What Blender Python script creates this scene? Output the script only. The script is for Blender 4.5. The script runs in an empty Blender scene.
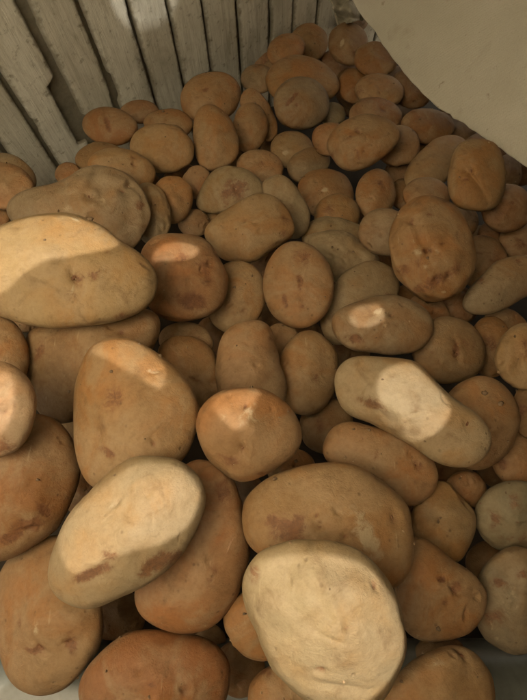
import bpy, bmesh, math, random
import numpy as np
from mathutils import Vector, Matrix

# ------------------------------------------------------------------ camera
PX, PY, FPX = 263.5, 350.0, 527.0          # photo centre and focal length in photo pixels (527 x 700)
PITCH = math.radians(66)                   # camera looks 66 degrees below the horizon
CAM = np.array([0.0, 0.0, 1.25])
RIGHT = np.array([1.0, 0, 0])
FWD = np.array([0, math.cos(PITCH), -math.sin(PITCH)])
UP = np.array([0, math.sin(PITCH), math.cos(PITCH)])
DOWN = -UP

scn = bpy.context.scene
cd = bpy.data.cameras.new("camera")
cam = bpy.data.objects.new("camera", cd)
scn.collection.objects.link(cam)
cam.location = CAM
cam.rotation_euler = (math.pi / 2 - PITCH, 0, 0)
cd.sensor_fit = 'HORIZONTAL'
cd.angle = 2 * math.atan(PX / FPX)
cd.clip_start, cd.clip_end = 0.01, 200
scn.camera = cam

# ------------------------------------------------------------------ sky, sun, exposure
S_CAM = np.array([0.25, -0.16, -1.0])      # towards the sun in camera axes (right, down, forward)
SUN = S_CAM[0] * RIGHT + S_CAM[1] * DOWN + S_CAM[2] * FWD
SUN /= np.linalg.norm(SUN)
elev = math.asin(SUN[2]); azim = math.atan2(SUN[0], SUN[1])
w = bpy.data.worlds.new("World"); scn.world = w; w.use_nodes = True
nt = w.node_tree
bg = nt.nodes["Background"]
sky = nt.nodes.new("ShaderNodeTexSky"); sky.sky_type = 'NISHITA'; sky.sun_disc = False
sky.sun_elevation = elev; sky.sun_rotation = azim; sky.dust_density = 4.0; sky.ozone_density = 0.3
hsv = nt.nodes.new("ShaderNodeHueSaturation"); hsv.inputs['Saturation'].default_value = 0.25
tint = nt.nodes.new("ShaderNodeMix"); tint.data_type = 'RGBA'; tint.blend_type = 'MULTIPLY'
tint.inputs[0].default_value = 1.0; tint.inputs[7].default_value = (1.0, 0.895, 0.71, 1)
nt.links.new(sky.outputs[0], hsv.inputs['Color'])
nt.links.new(hsv.outputs[0], tint.inputs[6])
nt.links.new(tint.outputs[2], bg.inputs[0])
bg.inputs[1].default_value = 0.15
sl = bpy.data.lights.new("sun", 'SUN'); sl.energy = 3.5; sl.angle = math.radians(0.4)
sl.color = (1.0, 0.92, 0.80)
so = bpy.data.objects.new("sun", sl); scn.collection.objects.link(so)
so.rotation_euler = Vector(SUN).to_track_quat('Z', 'Y').to_euler(); so.location = (0, 0, 3)
vs = scn.view_settings
vs.view_transform = 'Standard'; vs.look = 'None'; vs.gamma = 1; vs.exposure = 2.55
scn.render.engine = 'CYCLES'
scn.cycles.use_denoising = True
scn.cycles.max_bounces = 6
scn.cycles.use_adaptive_sampling = True
scn.cycles.adaptive_threshold = 0.02

# ------------------------------------------------------------------ helpers
def pt(px, py, Z):
    return CAM + Z * ((px - PX) / FPX * RIGHT + (py - PY) / FPX * DOWN + FWD)

def link(name, me, mat=None, parent=None):
    o = bpy.data.objects.new(name, me)
    scn.collection.objects.link(o)
    if mat: me.materials.append(mat)
    if parent: o.parent = parent
    return o

def tag(o, label=None, cat=None, group=None, kind=None):
    for k, v in (("label", label), ("category", cat), ("group", group), ("kind", kind)):
        if v: o[k] = v
    return o

def mesh_np(name, verts, tris):
    me = bpy.data.meshes.new(name)
    n, m = len(verts), len(tris)
    me.vertices.add(n); me.vertices.foreach_set("co", np.ascontiguousarray(verts, dtype=np.float32).ravel())
    me.loops.add(m * 3); me.loops.foreach_set("vertex_index", np.ascontiguousarray(tris, dtype=np.int32).ravel())
    me.polygons.add(m); me.polygons.foreach_set("loop_start", np.arange(0, m * 3, 3, dtype=np.int32))
    me.polygons.foreach_set("use_smooth", np.ones(m, dtype=bool))
    me.update(calc_edges=True)
    return me

_ico = {}
def ico(level):
    if level not in _ico:
        bm = bmesh.new(); bmesh.ops.create_icosphere(bm, subdivisions=level, radius=1)
        v = np.array([x.co for x in bm.verts]); v /= np.linalg.norm(v, axis=1)[:, None]
        f = np.array([[q.index for q in p.verts] for p in bm.faces]); bm.free()
        _ico[level] = (v, f)
    return _ico[level]

# ------------------------------------------------------------------ materials
class NT:
    def __init__(s, name):
        s.m = bpy.data.materials.new(name); s.m.use_nodes = True
        s.t = s.m.node_tree; s.b = s.t.nodes["Principled BSDF"]; s.out = s.t.nodes["Material Output"]
    def n(s, typ, **kw):
        x = s.t.nodes.new(typ)
        for k, v in kw.items(): setattr(x, k, v)
        return x
    def put(s, sock, v):
        if hasattr(v, 'is_linked') or isinstance(v, bpy.types.NodeSocket): s.t.links.new(v, sock)
        else: sock.default_value = v
    def math(s, op, a, b=None, clamp=False):
        x = s.n("ShaderNodeMath", operation=op, use_clamp=clamp); s.put(x.inputs[0], a)
        if b is not None: s.put(x.inputs[1], b)
        return x.outputs[0]
    def noise(s, vec, scale, detail=2, rough=.5, dist=0):
        x = s.n("ShaderNodeTexNoise"); s.put(x.inputs['Vector'], vec)
        x.inputs['Scale'].default_value = scale; x.inputs['Detail'].default_value = detail
        x.inputs['Roughness'].default_value = rough; x.inputs['Distortion'].default_value = dist
        return x.outputs[0]
    def ramp(s, v, lo, hi, smooth=True):
        x = s.n("ShaderNodeMapRange"); x.interpolation_type = 'SMOOTHSTEP' if smooth else 'LINEAR'
        s.put(x.inputs[0], v); x.inputs[1].default_value = lo; x.inputs[2].default_value = hi
        return x.outputs[0]
    def mix(s, f, a, b, mode='MIX'):
        x = s.n("ShaderNodeMix", data_type='RGBA', blend_type=mode)
        s.put(x.inputs[0], f)
        for i, v in ((6, a), (7, b)):
            if isinstance(v, tuple): x.inputs[i].default_value = (*v[:3], 1)
            else: s.put(x.inputs[i], v)
        return x.outputs[2]
    def vmath(s, op, a, b):
        x = s.n("ShaderNodeVectorMath", operation=op); s.put(x.inputs[0], a); s.put(x.inputs[1], b)
        return x.outputs[0]
    def bump(s, h, strength, dist, normal=None):
        x = s.n("ShaderNodeBump"); s.put(x.inputs['Height'], h)
        x.inputs['Strength'].default_value = strength; x.inputs['Distance'].default_value = dist
        if normal is not None: s.put(x.inputs['Normal'], normal)
        return x.outputs[0]

def skin_material():
    k = NT("potato_skin")
    tc = k.n("ShaderNodeTexCoord").outputs['Object']
    oi = k.n("ShaderNodeObjectInfo")
    off = k.n("ShaderNodeCombineXYZ")
    r = oi.outputs['Random']
    k.put(off.inputs[0], k.math('MULTIPLY', r, 7.3)); k.put(off.inputs[1], k.math('MULTIPLY', r, 13.7)); k.put(off.inputs[2], k.math('MULTIPLY', r, 3.1))
    v = k.vmath('ADD', tc, off.outputs[0])
    base = oi.outputs['Color']
    big = k.noise(v, 22, 3, .55, .3)
    mid = k.noise(v, 75, 5, .62, .6)
    fine = k.noise(v, 300, 5, .65)
    grain = k.noise(v, 1100, 3, .6)
    # warm / dusty variation of the skin
    c = k.mix(k.ramp(big, .38, .66), base, k.mix(1.0, base, (1.08, .87, .66), 'MULTIPLY'))
    dust = k.math('MULTIPLY', k.ramp(k.noise(v, 30, 6, .64, .9), .42, .62), .75)
    c = k.mix(dust, c, k.mix(.45, base, (.29, .215, .125)))
    c = k.mix(k.math('MULTIPLY', k.ramp(mid, .52, .76), .58), c, (.14, .082, .036))
    c = k.mix(k.math('MULTIPLY', k.ramp(fine, .35, .72), .36), c, k.mix(1.0, c, (.66, .58, .50), 'MULTIPLY'))
    c = k.mix(k.math('MULTIPLY', k.ramp(grain, .45, .75), .22), c, k.mix(1.0, c, (.62, .55, .48), 'MULTIPLY'))
    # lenticels: sparse small dark and pale dots
    vo = k.n("ShaderNodeTexVoronoi"); k.put(vo.inputs['Vector'], v); vo.inputs['Scale'].default_value = 170
    dots = k.math('MULTIPLY', k.math('SUBTRACT', 1.0, k.ramp(vo.outputs['Distance'], .05, .22)),
                  k.ramp(k.noise(v, 60, 2), .52, .66))
    c = k.mix(k.math('MULTIPLY', dots, .55), c, (.08, .046, .022))
    # scratches: thin stretched noise
    mp = k.n("ShaderNodeMapping"); k.put(mp.inputs[0], v); mp.inputs['Scale'].default_value = (1, .12, .5)
    mp.inputs['Rotation'].default_value = (.4, .7, .9)
    scr = k.math('MULTIPLY', k.ramp(k.noise(mp.outputs[0], 420, 2, .5), .66, .74), k.ramp(k.noise(v, 45, 2), .5, .65))
    c = k.mix(k.math('MULTIPLY', scr, .4), c, (.36, .275, .16))
    # fine netting of cracked skin, in patches
    nn_ = k.n("ShaderNodeTexNoise"); k.put(nn_.inputs['Vector'], v); nn_.inputs['Scale'].default_value = 140; nn_.inputs['Detail'].default_value = 3
    wob = k.vmath('ADD', v, k.vmath('MULTIPLY', nn_.outputs['Color'], (.006, .006, .006)))
    ve = k.n("ShaderNodeTexVoronoi", feature='DISTANCE_TO_EDGE'); k.put(ve.inputs['Vector'], wob); ve.inputs['Scale'].default_value = 330
    net = k.math('MULTIPLY', k.math('SUBTRACT', 1.0, k.ramp(ve.outputs['Distance'], .0, .13)), k.ramp(k.noise(v, 38, 3, .6), .42, .6))
    c = k.mix(k.math('MULTIPLY', net, .07), c, k.mix(1.0, c, (.55, .47, .40), 'MULTIPLY'))
    # pale scuffs, one painted sunlit patch, and brown bruises placed on each potato
    at = k.n("ShaderNodeAttribute", attribute_name="scuff_sun").outputs['Fac']
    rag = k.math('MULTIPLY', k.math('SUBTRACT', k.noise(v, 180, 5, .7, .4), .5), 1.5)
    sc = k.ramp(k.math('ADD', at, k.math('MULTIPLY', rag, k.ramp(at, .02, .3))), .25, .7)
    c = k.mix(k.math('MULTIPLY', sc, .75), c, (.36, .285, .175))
    ab = k.n("ShaderNodeAttribute", attribute_name="bruise").outputs['Fac']
    rag2 = k.math('MULTIPLY', k.math('SUBTRACT', k.noise(v, 150, 8, .74, .6), .5), 2.4)
    br = k.ramp(k.math('ADD', ab, k.math('MULTIPLY', rag2, k.ramp(ab, .03, .35))), .08, .62)
    c = k.mix(k.math('MULTIPLY', br, .8), c, k.mix(k.ramp(fine, .35, .65), (.085, .030, .012), (.155, .066, .026)))
    k.put(k.b.inputs['Base Color'], c)
    k.put(k.b.inputs['Roughness'], k.math('ADD', .52, k.math('MULTIPLY', mid, .3)))
    k.b.inputs['Specular IOR Level'].default_value = .32
    h = k.math('ADD', k.math('MULTIPLY', fine, .55), k.math('MULTIPLY', grain, .18))
    h = k.math('ADD', h, k.math('MULTIPLY', mid, 1.3))
    h = k.math('SUBTRACT', h, k.math('ADD', k.math('MULTIPLY', dots, .4), k.math('MULTIPLY', net, .07)))
    h = k.math('ADD', h, k.math('MULTIPLY', sc, .25))
    k.put(k.b.inputs['Normal'], k.bump(h, .5, .0018))
    return k.m

def sprout_material():
    k = NT("sprout"); tc = k.n("ShaderNodeTexCoord").outputs['Object']
    n = k.noise(tc, 500, 3)
    k.put(k.b.inputs['Base Color'], k.mix(k.ramp(n, .35, .65), (.34, .24, .13), (.22, .13, .065)))
    k.b.inputs['Roughness'].default_value = .45
    return k.m

def slat_material():
    k = NT("painted_slats"); tc = k.n("ShaderNodeTexCoord").outputs['Object']
    at = k.n("ShaderNodeAttribute", attribute_name="tone").outputs['Fac']
    dirt = k.n("ShaderNodeAttribute", attribute_name="edge").outputs['Fac']
    mp = k.n("ShaderNodeMapping"); k.put(mp.inputs[0], tc); mp.inputs['Scale'].default_value = (1, .07, 1)
    off = k.n("ShaderNodeCombineXYZ"); k.put(off.inputs[1], k.math('MULTIPLY', at, 9.0))
    v = k.vmath('ADD', mp.outputs[0], off.outputs[0])
    g1 = k.noise(v, 160, 6, .65, .5); g2 = k.noise(v, 620, 3, .6); bl = k.noise(tc, 26, 5, .62, .4); sp = k.noise(tc, 95, 4, .65)
    c = k.mix(k.ramp(bl, .3, .7), (.70, .69, .60), (.58, .57, .49))
    c = k.mix(k.math('MULTIPLY', k.ramp(g1, .45, .75), .5), c, (.29, .27, .205))
    c = k.mix(k.math('MULTIPLY', k.ramp(g2, .5, .75), .3), c, (.27, .25, .18))
    c = k.mix(k.math('MULTIPLY', at, .35), c, (.34, .32, .235))
    c = k.mix(k.math('MULTIPLY', k.ramp(sp, .57, .70), .6), c, (.21, .185, .13))
    mp2 = k.n('ShaderNodeMapping'); k.put(mp2.inputs[0], tc); mp2.inputs['Scale'].default_value = (1, .3, 1)
    c = k.mix(k.math('MULTIPLY', k.ramp(k.noise(mp2.outputs[0], 30, 7, .7, .6), .52, .68), .5), c, (.27, .24, .17))
    e = k.ramp(k.math('ADD', dirt, k.math('MULTIPLY', k.math('SUBTRACT', sp, .5), 1.4)), .35, .95)
    c = k.mix(k.math('MULTIPLY', e, .75), c, (.15, .13, .09))
    k.put(k.b.inputs['Base Color'], c); k.b.inputs['Roughness'].default_value = .7
    k.b.inputs['Specular IOR Level'].default_value = .25
    h = k.math('ADD', k.math('MULTIPLY', g1, .8), k.math('ADD', k.math('MULTIPLY', g2, .3), k.math('MULTIPLY', sp, .5)))
    k.put(k.b.inputs['Normal'], k.bump(h, .5, .0022))
    return k.m

def plain(name, c1, c2, scale=30, rough=.8, bump=.3, bd=.002, detail=5, spec=.25, mott=.35):
    k = NT(name); tc = k.n("ShaderNodeTexCoord").outputs['Object']
    n = k.noise(tc, scale, detail, .62, .4); n2 = k.noise(tc, scale * 9, 4, .6)
    c = k.mix(k.ramp(n, .3, .7), c1, c2)
    c = k.mix(k.math('MULTIPLY', k.ramp(n2, .4, .75), mott), c, k.mix(1.0, c, (.6, .56, .5), 'MULTIPLY'))
    k.put(k.b.inputs['Base Color'], c); k.b.inputs['Roughness'].default_value = rough
    k.b.inputs['Specular IOR Level'].default_value = spec
    k.put(k.b.inputs['Normal'], k.bump(k.math('ADD', n, k.math('MULTIPLY', n2, .4)), bump, bd))
    return k.m

def cloth_material():
    k = NT("cream_cloth"); tc = k.n("ShaderNodeTexCoord").outputs['Object']
    big = k.noise(tc, 7, 5, .6, .5); st = k.noise(tc, 19, 6, .68, .5); sp = k.noise(tc, 70, 4, .6); fib = k.noise(tc, 900, 3, .6)
    c = k.mix(k.ramp(big, .3, .7), (.45, .425, .35), (.385, .36, .285))
    c = k.mix(k.math('MULTIPLY', k.ramp(st, .56, .74), .45), c, (.25, .215, .145))
    c = k.mix(k.math('MULTIPLY', k.ramp(sp, .66, .74), .6), c, (.16, .115, .065))
    c = k.mix(k.math('MULTIPLY', k.ramp(fib, .4, .7), .25), c, (.30, .28, .22))
    k.put(k.b.inputs['Base Color'], c); k.b.inputs['Roughness'].default_value = .9; k.b.inputs['Specular IOR Level'].default_value = .15
    h = fib
    for rot in (.5, 2.07):
        mp = k.n("ShaderNodeMapping"); k.put(mp.inputs[0], tc); mp.inputs['Rotation'].default_value = (.3, .2, rot)
        wv = k.n("ShaderNodeTexWave"); k.put(wv.inputs[0], mp.outputs[0]); wv.inputs['Scale'].default_value = 160; wv.inputs['Distortion'].default_value = 1.2; wv.inputs['Detail'].default_value = 1
        h = k.math('ADD', h, k.math('MULTIPLY', wv.outputs['Fac'], .16))
    h = k.math('ADD', h, k.math('MULTIPLY', k.noise(tc, 24, 3, .5, 1.0), 3.0))
    k.put(k.b.inputs['Normal'], k.bump(h, .45, .0011))
    return k.m

def mask_material(thin):  # cloth of the added light mask
    k = NT("mask_fill_cloth" if thin else "mask_blocker"); tc = k.n("ShaderNodeTexCoord").outputs['Object']
    n = k.noise(tc, 6, 4)
    c = k.mix(k.ramp(n, .3, .7), (.93, .845, .68) if thin else (.24, .19, .13), (.88, .79, .62) if thin else (.18, .14, .09))
    d = k.n("ShaderNodeBsdfDiffuse"); t = k.n("ShaderNodeBsdfTranslucent"); m = k.n("ShaderNodeMixShader")
    k.put(d.inputs[0], c); k.put(t.inputs[0], c); m.inputs[0].default_value = .92 if thin else .0
    k.t.links.new(d.outputs[0], m.inputs[1]); k.t.links.new(t.outputs[0], m.inputs[2])
    k.t.links.new(m.outputs[0], k.out.inputs[0])
    return k.m

BUD = plain("eye_bud", (.11, .045, .02), (.19, .1, .05), 300, .6, .2, .0005)
def sun_spot_material():  # see-through spots of the added light mask
    k = NT("sun_spot_cloth")
    a = k.n("ShaderNodeBsdfTransparent"); t = k.n("ShaderNodeBsdfTranslucent"); m = k.n("ShaderNodeMixShader")
    t.inputs[0].default_value = (.9, .8, .62, 1); m.inputs[0].default_value = 1 - SHEER
    k.t.links.new(a.outputs[0], m.inputs[1]); k.t.links.new(t.outputs[0], m.inputs[2])
    k.t.links.new(m.outputs[0], k.out.inputs[0])
    return k.m

SHEER = .22
SKIN, SPROUT, SLAT = skin_material(), sprout_material(), slat_material()
BACK = plain("backing_board", (.19, .175, .13), (.27, .25, .19), 40)
FLOOR = plain("bin_floor_boards", (.035, .026, .017), (.02, .015, .01), 20)
FLAP = cloth_material()
BOARD = plain("blocker_plank", (.12, .085, .052), (.075, .052, .032), 40)  # planks of the added blocking boards, darkened to cut bounced light
CRUMB = plain("soil_crumb", (.20, .135, .08), (.12, .08, .045), 200)
TRAY = plain("pale_plastic", (.10, .106, .093), (.07, .074, .063), 25, .35, .1, .001, spec=.5)
SCRAP = plain("sacking_scrap", (.36, .33, .25), (.25, .225, .165), 60)

# ------------------------------------------------------------------ what the photo shows (photo pixels)
WALL_D = .475
MASK_H = .22
ALB = .50
FILL_PANEL = (-.62, -.14, -.18, .20)  # extent of the fill-light panel in the added mask
MASK_EXT = (-1.5, 1.8, -1.1, 1.4)
SLATS = [(-62, -12), (-6, 46), (56, 98.5), (103, 142.5), (145.5, 178), (180.5, 209.5), (211.5, 240.3), (242.3, 269), (270.7, 290.3), (292, 312), (313.7, 334), (335.5, 352)]
NOTCH = {1: [(.06, .05, .012, 1)], 2: [(.03, .012, .005, 0)], 3: [(.05, .02, .004, 0)]}
FLAP_EDGE = [(330, -40, .66), (352, 0, .64), (375, 32, .61), (397, 64, .585), (418, 88, .565), (437, 106, .55), (455, 118, .535), (472, 129, .52), (496, 146, .50), (527, 167, .48), (570, 188, .46), (640, 215, .43)]
TRAY_ROWS = (640, 650, 662, 675, 700, 730, 770, 830, 900)
def TRAY_Z(x, y): return .368 - .0002 * (y - 650) + .00004 * (x - 260) + .03 * math.exp(-(y - 640) / 14)
HOLES = [  # sun patch outlines, cast through the added light mask
 ('egg', [(86, 348), (97, 333), (120, 331), (140, 339), (165, 366), (160, 388), (135, 375), (110, 361)]),
 ('round', [(211, 405), (218, 392), (235, 385), (250, 386), (262, 390), (258, 398), (250, 415), (240, 430), (232, 428), (220, 417)]),
 ('left', [(-22, 378), (3, 373), (13, 380), (14, 395), (11, 415), (2, 432), (-22, 440)]),
 ('pale', [(56, 542), (62, 525), (71, 510), (100, 489), (130, 467), (155, 463), (182, 468), (198, 485), (198, 508), (184, 530), (160, 545), (135, 550), (112, 558), (92, 566), (78, 574), (66, 566)]),
 ('front', [(252, 560), (264, 560), (290, 556), (320, 553), (350, 559), (375, 574), (400, 610), (405, 650), (385, 690), (345, 712), (305, 695), (280, 672), (262, 638), (248, 600), (246, 575)]),
 ('patch', [(350, 322), (351, 312), (360, 306), (378, 304), (384, 310), (383, 320), (372, 326), (358, 327)]),
 ('kidney', [(376, 389), (380, 375), (392, 366), (405, 363), (418, 368), (432, 382), (448, 400), (452, 415), (440, 432), (430, 436), (415, 434), (400, 428), (388, 418), (380, 405)]),
 ('bruised', [(152, 262), (156, 250), (175, 243), (195, 246), (197, 254), (180, 260), (162, 260)]),
 ('wedge', [(-40, 245), (0, 224), (45, 214), (76, 215), (100, 225), (122, 243), (100, 250), (70, 254), (35, 264), (8, 284), (-15, 300), (-40, 300)]),
 ('wall', [(112, -10), (113, 8), (120, 20), (135, 28), (155, 25), (170, 12), (176, -10)]),
 ('tray', [(-14, 650), (3, 657), (14, 676), (0, 690), (-14, 690)]),
 ('bean', [(385, 428), (395, 430), (414, 440), (404, 442), (390, 436)]),
]
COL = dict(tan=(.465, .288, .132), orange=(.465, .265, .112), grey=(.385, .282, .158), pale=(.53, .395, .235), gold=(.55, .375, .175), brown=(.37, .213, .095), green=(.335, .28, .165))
GROW = 1.01
HOLE_LIM = dict(front=.3, pale=.3)
BURIED = "deeply shaded potato at the bottom of a dark gap between other potatoes"
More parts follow.
